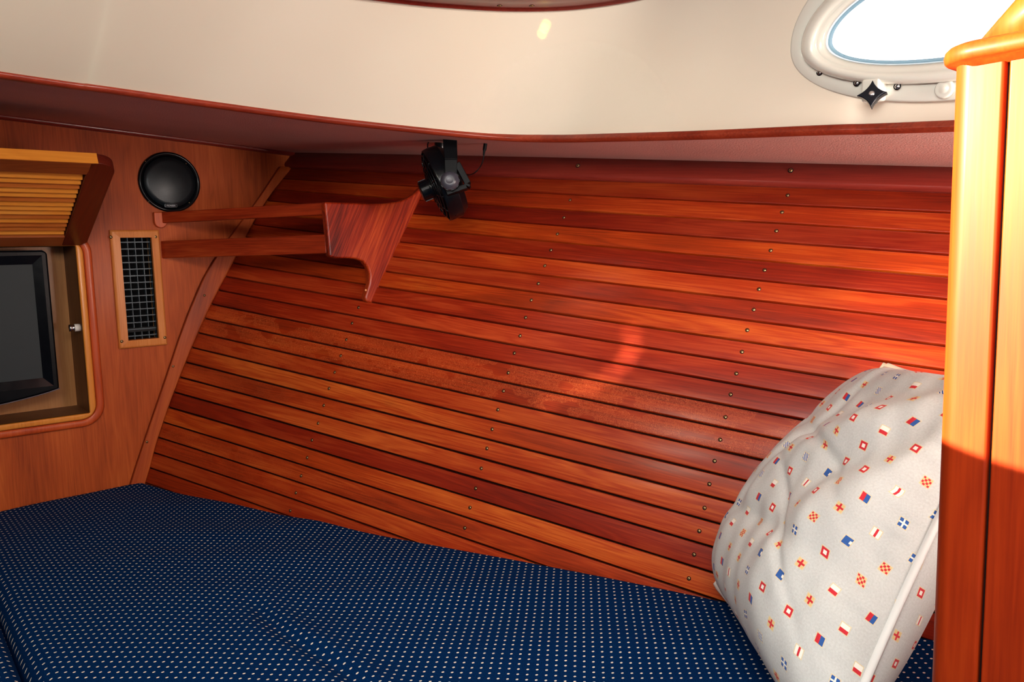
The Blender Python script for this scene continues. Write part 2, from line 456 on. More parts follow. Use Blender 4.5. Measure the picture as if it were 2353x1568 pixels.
# ------------------------------------------------------------------ television cabinet
cab = empty('television_cabinet', (.09, 1.75, -.33), 'cherry television cabinet recessed in the bulkhead with rounded frame and lifted louvred door', 'cabinet')
mb = MB(); yb = 1.852
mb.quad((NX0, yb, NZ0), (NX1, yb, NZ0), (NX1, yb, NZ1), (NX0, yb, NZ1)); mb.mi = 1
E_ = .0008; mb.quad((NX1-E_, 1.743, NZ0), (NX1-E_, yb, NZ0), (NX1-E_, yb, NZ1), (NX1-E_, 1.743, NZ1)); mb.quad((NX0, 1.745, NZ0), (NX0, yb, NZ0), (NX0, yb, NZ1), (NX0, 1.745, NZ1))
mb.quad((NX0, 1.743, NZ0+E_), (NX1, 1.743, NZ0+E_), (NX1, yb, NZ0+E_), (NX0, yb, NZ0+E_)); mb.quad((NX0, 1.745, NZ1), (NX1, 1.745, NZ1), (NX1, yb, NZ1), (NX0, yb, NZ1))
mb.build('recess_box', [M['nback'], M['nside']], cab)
def rrect(x0, x1, z0, z1, r, n=8):
    P = []
    for cx, cz, a0 in ((x1-r, z0+r, -90), (x1-r, z1-r, 0), (x0+r, z1-r, 90), (x0+r, z0+r, 180)):
        for i in range(n+1):
            a = math.radians(a0+90*i/n); P.append((cx+r*math.cos(a), cz+r*math.sin(a)))
    return P
def band(name, outer, inner, y_out, y_in, parent, mat, rnd=.003):
    # ring between two outlines of equal count; profile from the wall out and back in
    mb = MB(); rows = []
    for (xo, zo), (xi, zi) in zip(outer, inner):
        o, i = V((xo, 0, zo)), V((xi, 0, zi)); d = i-o
        def P(t, y): return V((0, y, 0))+o+d*t
        rows.append([P(0, 1.7505), P(0, y_out+.003), P(.12, y_out+.0007), P(.3, y_out), P(.75, y_out), P(.9, y_in), P(1, y_in+.002), P(1, 1.7505)])
    rows.append([v.copy() for v in rows[0]])
    mb.sweep(rows, closed_prof=True, cap=False)
    bmesh.ops.remove_doubles(mb.b, verts=mb.b.verts, dist=1e-6)
    return mb.build(name, mat, parent, smooth=True)
band('outer_frame', rrect(NX0-.027, .3735, -.332, .058, .042), rrect(NX0-.012, .3585, -.3175, .043, .030), 1.741, 1.742, cab, M['redv'])
band('inner_frame', rrect(NX0-.012, .3575, -.3165, .042, .029), rrect(NX0, NX1, NZ0, NZ1, .002), 1.737, 1.737, cab, M['goldv'])
# push latch
lt = V((.345, 1.762, -.124))
p0 = onX(180, 753, .340)
lt = V((.3445, p0.y, p0.z))
mb = MB(); mb.lathe(lt, (-1, 0, 0), [(.0075, 0), (.0075, .011), (.007, .012)], 24); kn = mb.build('push_latch', M['white'], cab, smooth='w')
mb = MB(); mb.lathe(lt+V((-.012, 0, 0)), (-1, 0, 0), [(.0074, 0), (.0062, .001), (.0062, .005), (.0074, .006), (.007, .009), (.003, .0095)], 24)
mb.build('latch_button', M['steel'], kn, smooth='w')['label'] = 'brushed metal button'
# lifted louvred door: hinge line low at the bulkhead, far edge up and out
HO = V((0, 1.735, .030)); DL = V((0, -.279, .129)).normalized(); DN = DL.cross(V((-1, 0, 0))).normalized()
if DN.z < 0: DN = -DN
def dp(x, l, h): return HO+V((x, 0, 0))+DL*l+DN*h
XD0, XD1, LD = -.188, .363, .309; TH = .019
door = MB()
r = .03; ol = []
for i in range(9):
    a = math.radians(90*i/8); ol.append((XD1-r+r*math.cos(a), LD-r+r*math.sin(a)))
for i in range(9):
    a = math.radians(90+90*i/8); ol.append((XD0+r+r*math.cos(a), LD-r+r*math.sin(a)))
ol = [(XD1-.012, 0), (XD1, .012)]+ol+[(XD0, .012), (XD0+.012, 0)]
# right stile, left stile, rails as separate solids inside one door frame
IX0, IX1, IL0, IL1 = XD0+.043, .321, .037, .271
dr = None
mb = MB()
mb.prism([dp(x, l, 0) for x, l in [(IX1, 0), (XD1-.012, 0), (XD1, .012)]+[p for p in ol[2:11] if p[0] > IX1]+[(IX1, LD)]], DN*TH)
mbL = MB()
st = [(XD0+.012, 0), (XD0, .012)]+[p for p in ol[11:20] if p[0] < IX0][::-1]+[(IX0, LD), (IX0, 0)]
mbL.prism([dp(x, l, 0) for x, l in st], DN*TH)
mb2 = MB(); mb2.prism([dp(x, l, .0165) for x, l in [(IX0-.01, IL0-.01), (IX1+.01, IL0-.01), (IX1+.01, IL1+.01), (IX0-.01, IL1+.01)]], DN*.0015); dr = mb2.build('door', M['groove'], cab)
mb.build('door_stile', M['darkst'], dr, bevel=.0015, seg=2)
mbL.build('door_stile', M['darkst'], dr, bevel=.0015, seg=2)
mb = MB()
mb.prism([dp(x, l, 0) for x, l in [(IX0, IL1), (IX1, IL1), (IX1+.008, LD), (IX0, LD)]], DN*(TH-.0002))
mb.build('door_rail', M['doorr'], dr, bevel=.0012, seg=2)
mb = MB()
mb.prism([dp(x, l, 0) for x, l in [(IX0, 0), (IX1, 0), (IX1, IL0), (IX0, IL0)]], DN*(TH-.0002))
mb.build('door_rail', M['doorr'], dr, bevel=.0012, seg=2)
mb = MB(); mb.mi = 0
mb.prism([dp(x, l, 0) for x, l in [(XD0+r, LD-.0005), (IX1+.012, LD-.0005), (IX1+.012, LD+.0012), (XD0+r, LD+.0012)]], DN*TH)
mb.build('door_edge_lit_tone', M['goldh'], dr)['label'] = 'door edge with its lit brightness put into a golden colour'  # lit end of the door painted as a brighter golden strip
NS = 14
for i in range(NS):
    mb = MB(); l = IL0+.006+(IL1-IL0-.012)*(i+.5)/NS; w = (IL1-IL0)/NS
    a = dp(IX0, l-w*.55, .003); c = dp(IX0, l+w*.42, .012); e = DN*.0045-DL*.001
    xx = V((IX1-IX0-.0015, 0, 0))
    mb.hexa([a, a+xx, c+xx, c, a+e, a+xx+e, c+xx+e, c+e])
    mb.build('louvre_slat', M['goldr'] if i in (1, 2, 4, 8, 11) else M['goldh'], dr, bevel=.001, seg=2)
mb = MB(); mb.prism([dp(x, l, .0175) for x, l in [(IX0, IL0), (IX1, IL0), (IX1, IL1), (IX0, IL1)]], DN*.001); mb.b.free()

# ------------------------------------------------------------------ television
tv = empty('television', (.07, 1.76, -.26), 'black flat television with thick rounded bezel in the cherry cabinet', 'television')
mb = MB(); x0, x1, z1 = -.155, .2975, .0225
bot = [(x0+(x1-x0)*i/24, -.250-.026*math.sin(PI*(i/24))**.8*1.0) for i in range(25)]
out = [(x0, z1-.008), (x0, -.25)]+bot[1:-1]+[(x1, -.251), (x1, z1-.008), (x1-.002, z1-.003), (x1-.008, z1), (x0+.008, z1), (x0+.002, z1-.003)]
mb.prism([V((x, 1.752, z)) for x, z in out], (0, .045, 0))
mb.build('casing', plain('tv casing black', (4, 6, 11), .3, Specular_IOR_Level=.12), tv, bevel=.004, seg=3)
mb = MB(); sx0, sx1, sz0, sz1 = -.128, .2705, -.2255, -.0045
O = [V((x0+.009, 1.7500, -.243)), V((x1-.010, 1.7500, -.243)), V((x1-.010, 1.7500, z1-.010)), V((x0+.009, 1.7500, z1-.010))]
I = [V((sx0, 1.7515, sz0)), V((sx1, 1.7515, sz0)), V((sx1, 1.7515, sz1)), V((sx0, 1.7515, sz1))]
O2 = [p+V((0, .003, 0)) for p in O]
for i in range(4):
    j = (i+1) % 4; mb.quad(O[i]+V((0,-.0006,0)), O[j]+V((0,-.0006,0)), I[j], I[i])
mb.build('bezel', plain('glossy bezel', (5, 7, 13), .15, Specular_IOR_Level=.15), tv)
mb = MB(); mb.quad(*[p+V((0, -.0001, 0)) for p in I]); mb.build('screen', plain('matt lcd screen', (44, 50, 54), .5, Specular_IOR_Level=.2), tv)
mb = MB()
mb.tube([V((x, 1.7515, z)) for x, z in bot[3:]+[(x1, -.249)]], .0011, 6); mb.build('lower_lip', plain('grey lip', (96, 84, 92), .3), tv, smooth=True)
mb = MB(); mb.box((.0, 1.796, -.2), (.14, 1.8519, -.06)); mb.build('wall_mount', M['blackm'], tv)

# ------------------------------------------------------------------ loudspeaker
spc = V((.5345, 1.75, .1605)); R = .0625
sp_ = empty('loudspeaker', spc-V((0, 0, R)), 'round black loudspeaker flush mounted in the cherry bulkhead', 'speaker')
mb = MB(); mb.lathe(spc, (0, -1, 0), [(R, 0), (R, .004), (R-.0015, .0062), (R-.0045, .0066), (R-.0065, .005), (R-.009, .0035), (R-.0095, .001)], 72, cap=False, xr=(1, 0, 0)); mb.build('rim', M['black'], sp_, smooth=True)
def grm():
    m, nt, b = newmat('perforated speaker grille'); tc = nt.nodes.new('ShaderNodeTexCoord')
    sp = nt.nodes.new('ShaderNodeSeparateXYZ'); nt.links.new(tc.outputs['Object'], sp.inputs[0])
    u, v = X(sp.outputs[0])/.0016, X(sp.outputs[2])/.0016
    d = X.m('SQRT', (u.fr()-.5)*(u.fr()-.5)+(v.fr()-.5)*(v.fr()-.5))
    nt.links.new(mixc(nt, d < .3, lin((20, 30, 36)), lin((3, 5, 8))), b.inputs['Base Color']); setp(b, Roughness=.35, Metallic=.3)
    bumpn(nt, b, (d > .3)*1.0, .5, .0004); return m
mb = MB(); prof = [(R-.009, .0012), (R-.0105, .0050), (R-.020, .0062), (.030, .0085), (.018, .0096), (.006, .0101), (.001, .0102)]
mb.lathe(spc, (0, -1, 0), prof, 64, xr=(1, 0, 0)); mb.build('grille', grm(), sp_, smooth=True)
for px, py in [(334, 371), (428, 376), (342, 464), (435, 466)]:
    p = onY(px, py, 1.7432); place_screw(sp_, p, (0, -1, 0), sc=.55)
bc = onY(393, 473, 1.742)
mb = MB(); mb.prism([V((x, bc.y, z)) for x, z in rrect(bc.x-.0125, bc.x+.0125, bc.z-.0034, bc.z+.0034, .0012, 3)], (0, .003, 0))
bd = mb.build('badge', M['blackm'], sp_)
mb = MB(); mb.tube([V((x, bc.y-.0002, z)) for x, z in rrect(bc.x-.0122, bc.x+.0122, bc.z-.0031, bc.z+.0031, .0012, 3)], .0003, 5, closed=True); mb.build('badge_rim', plain('badge grey', (150, 155, 165), .3, .5), bd)
def text(s, size, p, rot, mat, parent, name, ext=.0001):
    cu = bpy.data.curves.new(name, 'FONT'); cu.body = s; cu.size = size; cu.align_x = 'CENTER'; cu.align_y = 'CENTER'; cu.extrude = ext
    o = bpy.data.objects.new(name, cu); C.objects.link(o)
    dg = bpy.context.evaluated_depsgraph_get(); me = bpy.data.meshes.new_from_object(o.evaluated_get(dg)); bpy.data.objects.remove(o)
    me.materials.clear(); me.materials.append(mat)
    o = bpy.data.objects.new(name, me); C.objects.link(o); o.parent = parent; o.rotation_euler = rot; o.location = V(p)-wloc(parent); return o
text('PIONEER', .0046, (bc.x, bc.y-.0003, bc.z), (PI/2, 0, 0), plain('badge letters', (190, 195, 205), .3), bd, 'badge_lettering')

# ------------------------------------------------------------------ ventilation grille
vt = empty('air_vent', (.457, 1.75, -.182), 'tall narrow air vent with golden cherry frame and black bar grille', 'vent')
ox0, ox1, oz0, oz1 = .410, .5045, -.182, .0605
mb = MB()
O = [(ox0, oz0), (ox1, oz0), (ox1, oz1), (ox0, oz1)]; I = [(vx0, vz0), (vx1, vz0), (vx1, vz1), (vx0, vz1)]
for i in range(4):
    j = (i+1) % 4; (a, c), (a2, c2) = O[i], O[j]; (e, f), (e2, f2) = I[i], I[j]
    def L_(t, y, k):
        p, q = (O[k], I[k]); return V((p[0]+(q[0]-p[0])*t, y, p[1]+(q[1]-p[1])*t))
    mb.sweep([[L_(0, 1.7505, k), L_(0, 1.7445, k), L_(.10, 1.7425, k), L_(.22, 1.7415, k), L_(1, 1.7405, k), L_(1, 1.758, k)] for k in (i, j)], closed_prof=True, cap=False)
mb.build('frame', M['ventw'], vt)
mb = MB(); mb.mi = 0
mb.box((vx0-.004, 1.79, vz0-.004), (vx1+.012, 1.792, vz1+.004)); mb.mi = 1
mb.box((vx1-.0004, 1.7585, vz0), (vx1+.0025, 1.775, vz1))
mb.build('duct', [M['void'], M['tan']], vt)
mb = MB(); W = vx1-vx0
for i in range(17):
    z = vz1-.0005-(vz1-vz0)*(i+.62)/15.2
    if z < vz0+.001: break
    mb.box((vx0, 1.7535, z-.0011), (vx1, 1.757, z+.0011))
for i in range(5):
    x = vx0+.0035+i*.0142
    mb.box((x-.0007, 1.758, vz0), (x+.0007, 1.768, vz1))
mb.build('bar_grille', M['grille'], vt)
mb = MB(); zz = vz0+.020; mb.box((vx0, 1.7545, zz-.0045), (vx1, 1.7565, zz+.0045)); mb.build('damper_bar', M['blackm'], vt)
for px, py in [(255, 545), (357.5, 544.5), (280, 785), (379, 776)]:
    place_screw(vt, onY(px, py, 1.7412), (0, -1, 0), sc=1.0)

# ------------------------------------------------------------------ magazine rack on the hull
rk = empty('magazine_rack', (.72, 1.45, -.09), 'cherry rack of two rails with a shaped end bracket on the planked hull', 'rack')
poly = [(746,464),(757,590),(776,594),(800,593.5),(820,595),(835,601),(845,613),(850,632),(849,652),(843,672),(839,684),(842,694),(850,698)]
hl = [(862,670),(880,632),(900,590),(918,552),(935,517),(952,478),(966,446),(975,424)]
topc = [(968,430),(955,444),(938,455),(918,463),(890,467),(850,468.5),(800,466)]
P = [onY(px, py, 1.318) for px, py in poly+hl[:-1]+topc]
P = [V((p.x+(.006 if len(poly)-1 <= i <= len(poly)+len(hl)-2 else 0), p.y, p.z)) for i, p in enumerate(P)]
mb = MB(); mb.prism(P, (0, .017, 0)); br = mb.build('bracket', M['bracket'], rk, bevel=.004, seg=3, angle=50)
mb = MB(); q = onY(841, 667, 1.3175); mb.lathe(q+V((0, .001, 0)), (0, -1, 0), [(.002, 0), (.002, .0008), (.001, .001)], 12); mb.build('wood_plug', plain('pale wood plug', (220, 140, 90), .5), br)
def rail(name, za, zb, zc_, zd):
    mb = MB(); a = V((.5075, 1.7495, 0)); c = V((.6735, 1.328, 0)); d = (c-a).normalized(); s = V((-d.y, d.x, 0)).normalized()
    if s.x < 0: s = -s
    w = s*.013
    mb.hexa([a+V((0,0,za)), c+V((0,0,zc_)), c+w+V((0,0,zc_)), a+w+V((0,0,za)), a+V((0,0,zb)), c+V((0,0,zd)), c+w+V((0,0,zd)), a+w+V((0,0,zb))])
    return mb.build(name, M['rail'], rk, bevel=.0022, seg=3)
rail('rail', .0745, .0975, .073, .0955)
rail('rail', .0010, .0375, .003, .0375)
b0 = onY(352, 488, 1.745); b1 = onY(383, 524, 1.745)
mb = MB(); w = (b1.x-b0.x)/2; cx = b0.x+w
pts = [(b0.x, b0.z), (b0.x, b1.z+w)]+[(cx-w*math.cos(PI*i/10), b1.z+w-w*math.sin(PI*i/10)) for i in range(1, 10)]+[(b1.x, b1.z+w), (b1.x, b0.z)]
mb.prism([V((x, 1.7395, z)) for x, z in pts], (0, .0105, 0)); mb.build('wall_cleat', M['redv'], rk, bevel=.0018, seg=3)

# ------------------------------------------------------------------ cabin side, headliner and mouldings
BP = [(-.5,1.17),(.163,1.150),(.275,1.135),(.413,1.117),(.566,1.083),(.709,1.017),(.792,.955),(.829,.872),(.842,.778),(.856,.638),(.862,.463),(.872,.337),(.885,-.3)]
TP = [(-.5,.97),(.163,.965),(.275,.96),(.40,.95),(.572,.915),(.656,.887),(.733,.848),(.797,.790),(.838,.700),(.847,.58),(.845,.46),(.842,.33),(.84,-.3)]
ZT = .33
Bc = catmull([(x, y, 0) for x, y in BP], 22); Bc = [V((p.x, p.y, ceilz(p.x, p.y))) for p in Bc]
Tc = catmull([(x, y, ZT) for x, y in TP], 22)
WC = V((0, .287, .221)); 
def ell(y, z, a, b, bu=1.35):
    dz = z-WC.z; bb = b*(bu if dz > 0 else 1)
    return ((y-WC.y)/a)**2+(dz/bb)**2
def wpt(y, z, h=0):                              # point on the cabin side, h towards the cabin
    t = (z-.12)/(ZT-.12); x = .866-.022*t
    k = 1-h/.86; return V((x-h, y*k, z*k))
mb = MB(); NR = 44; rows = []
for b_, t_ in zip(Bc, Tc):
    rows.append([b_+(t_-b_)*(j/NR)+V((0, 0, 0)) for j in range(NR+1)])
for r_ in rows:                                  # slight hollow of the moulding
    pass
Rv = mb.sweep(rows, closed_prof=False)
dele = [f for f in mb.b.faces if f.calc_center_median().x > .78 and f.calc_center_median().y < .62 and ell(f.calc_center_median().y, f.calc_center_median().z, .196, .063) < 1]
bmesh.ops.delete(mb.b, geom=dele, context='FACES')
cw = mb.build('wall_upper', M['cream'], smooth=True, kind='structure')
# lower rail moulding (trim_4)
def inward(Pth, i):
    t = (Pth[min(i+1, len(Pth)-1)]-Pth[max(i-1, 0)]); n = V((t.y, -t.x, 0)).normalized()
    return n if n.dot(V((0.2, .4, 0))-V((Pth[i].x, Pth[i].y, 0))) > 0 else -n
mb = MB(); rows = []
for i, p in enumerate(Bc):
    n = inward(Bc, i); z = V((0, 0, 1))
    rows.append([p-n*.012+z*.0, p-n*.012-z*.001, p-z*.003+n*.001, p+n*.006-z*.0022, p+n*.0085+z*.001, p+n*.008+z*.004, p+n*.0055+z*.0062, p+n*.005+z*.0075, p+n*.0035+z*.0085, p-n*.0005+z*.0088])
mb.sweep(rows); t4 = mb.build('trim_4', M['railx'], smooth=True, kind='structure')
# upper overhead trim board (trim_5)
mb = MB(); rows = []
for i, p in enumerate(Tc):
    n = inward(Tc, i); z = V((0, 0, 1))
    rows.append([p-n*.002+z*.01, p-n*.001-z*.002, p+n*.002-z*.005, p+n*.006-z*.005, p+n*.008-z*.002, p+n*.036-z*.002, p+n*.038-z*.005, p+n*.075-z*.005, p+n*.078+z*.01])
mb.sweep(rows); t5 = mb.build('trim_5', M['frieze'], smooth='w', kind='structure')
for px, py in [(1148, 13), (1222, 13)]:
    p = onZ(px, py, ZT-.002); place_screw(t5, p, (0, 0, -1), sc=1.2)
# headliner (ceiling)
OP = [(-.5,1.76),(.163,1.76),(.275,1.76),(.413,1.76),(.566,1.76),(.86,1.80),(.93,1.5),(1.02,1.2),(1.06,1.0),(1.14,.72),(1.20,.5),(1.26,.3),(1.4,-.3)]
Oc = catmull([(x, y, 0) for x, y in OP], 22)
mb = MB(); rows = []
for b_, o_ in zip(Bc, Oc):
    a = V((b_.x, b_.y, 0)); rows.append([(lambda q: V((q.x, q.y, ceilz(q.x, q.y))))(a+(V((o_.x, o_.y, 0))-a)*(j/8)) for j in range(9)])
mb.sweep(rows, closed_prof=False); mb.build('ceiling', M['vinyl'], smooth=True, kind='structure')
mb = MB(); f = mb.b.faces.new([mb.b.verts.new(V((p.x, p.y, ZT+.009))) for p in Tc[::3]]+[mb.b.verts.new(V((-.5, -.3, ZT+.009)))])
mb.build('ceiling', M['cream'], kind='structure')

# ------------------------------------------------------------------ portlight (window_1)
def ering(a, b, z_off=0, n=96, bu=1.35):
    out = []
    for i in range(n):
        t = 2*PI*i/n; c, s = math.cos(t), math.sin(t)
        out.append((WC.y+a*c, WC.z+(b*bu if s > 0 else b)*s))
    return out
def elrings(name, spec, mat, parent, smooth=True):
    mb = MB(); rows = [[wpt(y, z, h) for y, z in ering(a, b)] for a, b, h in spec]
    R = [[mb.b.verts.new(p) for p in r] for r in rows]; n = len(R[0])
    for a, c in zip(R, R[1:]):
        for j in range(n): mb.b.faces.new([a[j], a[(j+1) % n], c[(j+1) % n], c[j]])
    return mb.build(name, mat, parent, smooth=smooth)
win = elrings('window_1', [(.219, .083, -.004), (.219, .083, .0035), (.2175, .0815, .0048), (.19, .058, .0052), (.188, .056, -.02)], M['frame'], None)
win['kind'] = 'structure'
elrings('opening_frame', [(.206, .0645, .005), (.206, .0645, .010), (.204, .0625, .0155), (.2, .0595, .018), (.195, .056, .0185), (.191, .053, .017), (.1885, .0515, .0125), (.1865, .050, .0130), (.181, .0475, .012), (.177, .0455, .008), (.175, .0445, .001), (.172, .0425, -.008)], M['frame'], win)
elrings('gasket', [(.1735, .044, .0005), (.1725, .0432, .002), (.170, .0412, .002), (.1685, .0405, .0)], plain('pale blue gasket', (150, 190, 215), .5), win)
def glass():
    m = bpy.data.materials.new('clear acrylic'); m.use_nodes = True; nt = m.node_tree; nt.nodes.clear()
    o = nt.nodes.new('ShaderNodeOutputMaterial'); mx = nt.nodes.new('ShaderNodeMixShader'); t = nt.nodes.new('ShaderNodeBsdfTransparent'); g = nt.nodes.new('ShaderNodeBsdfGlossy')
    t.inputs[0].default_value = (.93, .97, 1, 1); g.inputs['Roughness'].default_value = .02; mx.inputs[0].default_value = .06
    nt.links.new(t.outputs[0], mx.inputs[1]); nt.links.new(g.outputs[0], mx.inputs[2]); nt.links.new(mx.outputs[0], o.inputs[0]); return m
mb = MB(); mb.b.faces.new([mb.b.verts.new(wpt(y, z, -.002)) for y, z in ering(.178, .047)]); mb.build('window_pane', glass(), win)
# latch tab and star knob
kc = wpt(.412, .159, .024)
mb = MB(); mb.box((kc.x+.004, .395, .148), (kc.x+.021, .415, .172)); mb.build('latch_tab', M['frame'], win, bevel=.003)
mb = MB(); pts = []
kn0 = V((-.93, -.3, .2)).normalized(); e1 = kn0.cross(V((0, 0, 1))).normalized(); e2 = e1.cross(kn0)
if e2.z < 0: e2 = -e2
kpos = onX(2003, 215, kc.x-.004)
for i in range(64):
    a = 2*PI*i/64; rr = .0088+.0062*max(0, math.cos(4*a))**1.0 if True else 0
    rr = min(.0158, .0172*(abs(math.cos(a))**.66+abs(math.sin(a))**.66)**(-1/.66))
    pts.append(kpos+(e1*math.cos(a)+e2*math.sin(a))*rr*.95)
mb.prism(pts, -kn0*.009); kb = mb.build('star_knob', plain('navy black plastic', (6, 14, 26), .25, coat=.5), win, bevel=.0016, seg=3, angle=30)
mb = MB(); mb.lathe(kpos, kn0, [(.0030, 0), (.0028, .001), (.0015, .0016)], 20); mb.lathe(kpos-kn0*.009, -kn0, [(.0045, 0), (.0045, .012)], 16); mb.build('knob_bolt', M['steel'], kb, smooth='w')
for px, py in [(1887, 167), (1972, 191), (2065, 199), (1836, 103), (1885, 10)]:
    d = ray(px, py); t = .857/d.x; p = d*t; sw = place_screw(win, V((.8535, p.y, p.z)), (-1, 0, .1), sc=1.3); sw.material_slots[0].link = 'OBJECT'; sw.material_slots[0].material = M['steel']
hb = onX(2168, 204, .853)
mb = MB(); mb.lathe(hb+V((.003, 0, 0)), (-1, 0, 0), [(.0095, 0), (.0090, .002), (.0075, .003), (.006, .0022), (.004, .0035), (.001, .004)], 28); mb.build('hinge_cap', M['frame'], win, smooth=True)

# ------------------------------------------------------------------ cabin fan hanging under the headliner
DF = 1.335
PX = DF/F
def fp(px, py, dz=0):                            # a point near the fan: depth DF, dz metres towards the camera
    d = ray(px, py); return d*(DF-dz)
top = fp(1032, 312); fan_top = V((top.x, top.y, ceilz(top.x, top.y)))
fan = empty('cabin_fan', fan_top, 'small black cabin fan hanging from the headliner on a strap bracket', 'fan')
mb = MB()
pA, pB = fp(1030, 300, -.012), fp(1034, 400, .030)
def strap(px0, py0, px1, py1, w0, w1, d0, d1, th=.004):
    a, c = fp(px0, py0, d0), fp(px1, py1, d1)
    mb.hexa([a-rt*w0, a+rt*w0, a+rt*w0+fw*th, a-rt*w0+fw*th, c-rt*w1, c+rt*w1, c+rt*w1+fw*th, c-rt*w1+fw*th])
strap(1033, 306, 1036, 366, .0118, .0105, .05, .066); strap(1036, 366, 1036, 420, .0105, .0095, .0662, .068)
mb.build('strap_bracket', M['blackm'], fan, bevel=.0012, seg=2)
mb = MB(); strap(1026, 306, 1026, 340, .0125, .0125, -.02, -.02, .02)
mb.build('mounting_block', M['blackm'], fan, bevel=.0012, seg=2)
# swivel body above the housing
mb = MB(); mb.lathe(fp(1012, 318, -.01), (0, 0, -1), [(.010, -.012), (.0105, .01), (.009, .018), (.007, .03)], 20); mb.build('swivel', M['black'], fan, smooth='w')
ax = (-rt*.88 - up*.38 + (-fw)*.10).normalized()
e1 = up - ax*up.dot(ax); e1.normalize(); e2 = ax.cross(e1)
fc = fp(1002, 428, .0); RF = .0635
bk = fc-ax*.034
mb = MB(); mb.lathe(fc, ax, [(RF*.84, -.036), (RF*.96, -.026), (RF, -.024), (RF, -.004), (RF*.985, 0), (RF*.95, .0005), (RF*.95, -.022), (RF*.80, -.0355)], 48, cap=False, xr=e1); mb.build('housing', M['black'], fan, smooth='w')
mb = MB()
def ringp(r, h, n=40): return [fc+ax*h+(e1*math.cos(2*PI*i/n)+e2*math.sin(2*PI*i/n))*r for i in range(n)]
for r_, h in ((.055, .003), (.046, .006), (.037, .008), (.028, .0095)): mb.tube(ringp(r_, h), .0011, 6, closed=True)
for i in range(12):
    a = 2*PI*i/12; d = e1*math.cos(a)+e2*math.sin(a); t = ax.cross(d)
    mb.tube([fc+d*.060+ax*.0005, fc+d*.045+ax*.0062, fc+(d*math.cos(.1)+t*math.sin(.1))*.022+ax*.010], .0013, 6)
mb.build('front_guard', M['black'], fan, smooth=True)
mb = MB(); mb.lathe(fc, ax, [(.0215, .003), (.0215, .012), (.0175, .0125), (.0170, .026), (.0155, .028), (.004, .0285)], 32, xr=e1)
hubo = mb.build('hub', M['black'], fan, smooth='w')
mb = MB()
for i in range(8):
    a = 2*PI*i/8; d = e1*math.cos(a)+e2*math.sin(a); t = ax.cross(d); q = fc+d*.0172
    mb.hexa([q-t*.002+ax*.013, q+t*.002+ax*.013, q+t*.002+d*.0012+ax*.013, q-t*.002+d*.0012+ax*.013, q-t*.002+ax*.026, q+t*.002+ax*.026, q+t*.002+d*.0012+ax*.026, q-t*.002+d*.0012+ax*.026])
mb.build('hub_ridges', M['black'], hubo)
for i in range(4):
    mb = MB(); a = 2*PI*i/4+.3; rows = []
    for j in range(7):
        r_ = .014+.040*j/6; tw = .5-.3*j/6; w = .010+.010*math.sin(PI*j/6*.8)
        d = e1*math.cos(a)+e2*math.sin(a); t = ax.cross(d)
        rows.append([fc-ax*.014+d*r_-t*w-ax*w*tw, fc-ax*.0135+d*r_+ax*.001, fc-ax*.014+d*r_+t*w+ax*w*tw])
    mb.sweep(rows, closed_prof=False); mb.build('blade', M['blackm'], fan, smooth=True)
mb = MB(); mb.lathe(fc-ax*.018, -ax, [(.018, 0), (.018, .02), (.014, .026), (.004, .027)], 24); mb.build('motor', M['blackm'], fan, smooth='w')
mb = MB(); kc = fp(1034, 416, .074); kd = -fw
prof = [(.0135, -.006), (.0150, -.004), (.0150, .003), (.0138, .0045), (.0135, .0045), (.011, .009), (.0065, .0098), (.006, .0088), (.001, .009)]
mb.lathe(kc, kd, prof, 32); kk = mb.build('pivot_knob', plain('worn grey plastic', (62, 62, 72), .35), fan, smooth='w')
mb = MB()
for i in range(10):
    a = 2*PI*i/10; d = rt*math.cos(a)+up*math.sin(a); t = kd.cross(d); q = kc+d*.0145
    mb.hexa([q-t*.0022-kd*.004, q+t*.0022-kd*.004, q+t*.0022+d*.0014-kd*.004, q-t*.0022+d*.0014-kd*.004, q-t*.0022+kd*.003, q+t*.0022+kd*.003, q+t*.0022+d*.0014+kd*.003, q-t*.0022+d*.0014+kd*.003])
mb.build('knob_grips', M['black'], kk)
mb = MB(); yk = [fp(1050, 374, .066), fp(1075, 421, .066), fp(1072, 427, .066), fp(1026, 443, .066)]
for a, c, w in ((0, 1, .005), (1, 2, .005), (2, 3, .004)):
    d = (yk[c]-yk[a]).normalized(); s = d.cross(fw).normalized()*w
    mb.hexa([yk[a]-s, yk[a]+s, yk[a]+s+fw*.02, yk[a]-s+fw*.02, yk[c]-s, yk[c]+s, yk[c]+s+fw*.02, yk[c]-s+fw*.02])
mb.build('yoke', M['blackm'], fan, bevel=.001, seg=2)
lb = fc-ax*.012+e1*(RF+.0002); s_ = e2*.006; t_ = ax*.004
mb = MB(); mb.prism([lb-s_-t_, lb+s_-t_, lb+s_+t_, lb-s_+t_], e1*.0004); mb.build('rating_sticker', plain('grey sticker', (110, 106, 104), .5), fan)
mb = MB(); mb.tube(catmull([fp(988, 352, -.005), fp(983, 340, -.006), fp(984, 328, -.008), fp(994, 322, -.010), fp(1004, 326, -.010)], 6), .0011, 6); mb.build('loop_wire', M['blackm'], fan, smooth=True)

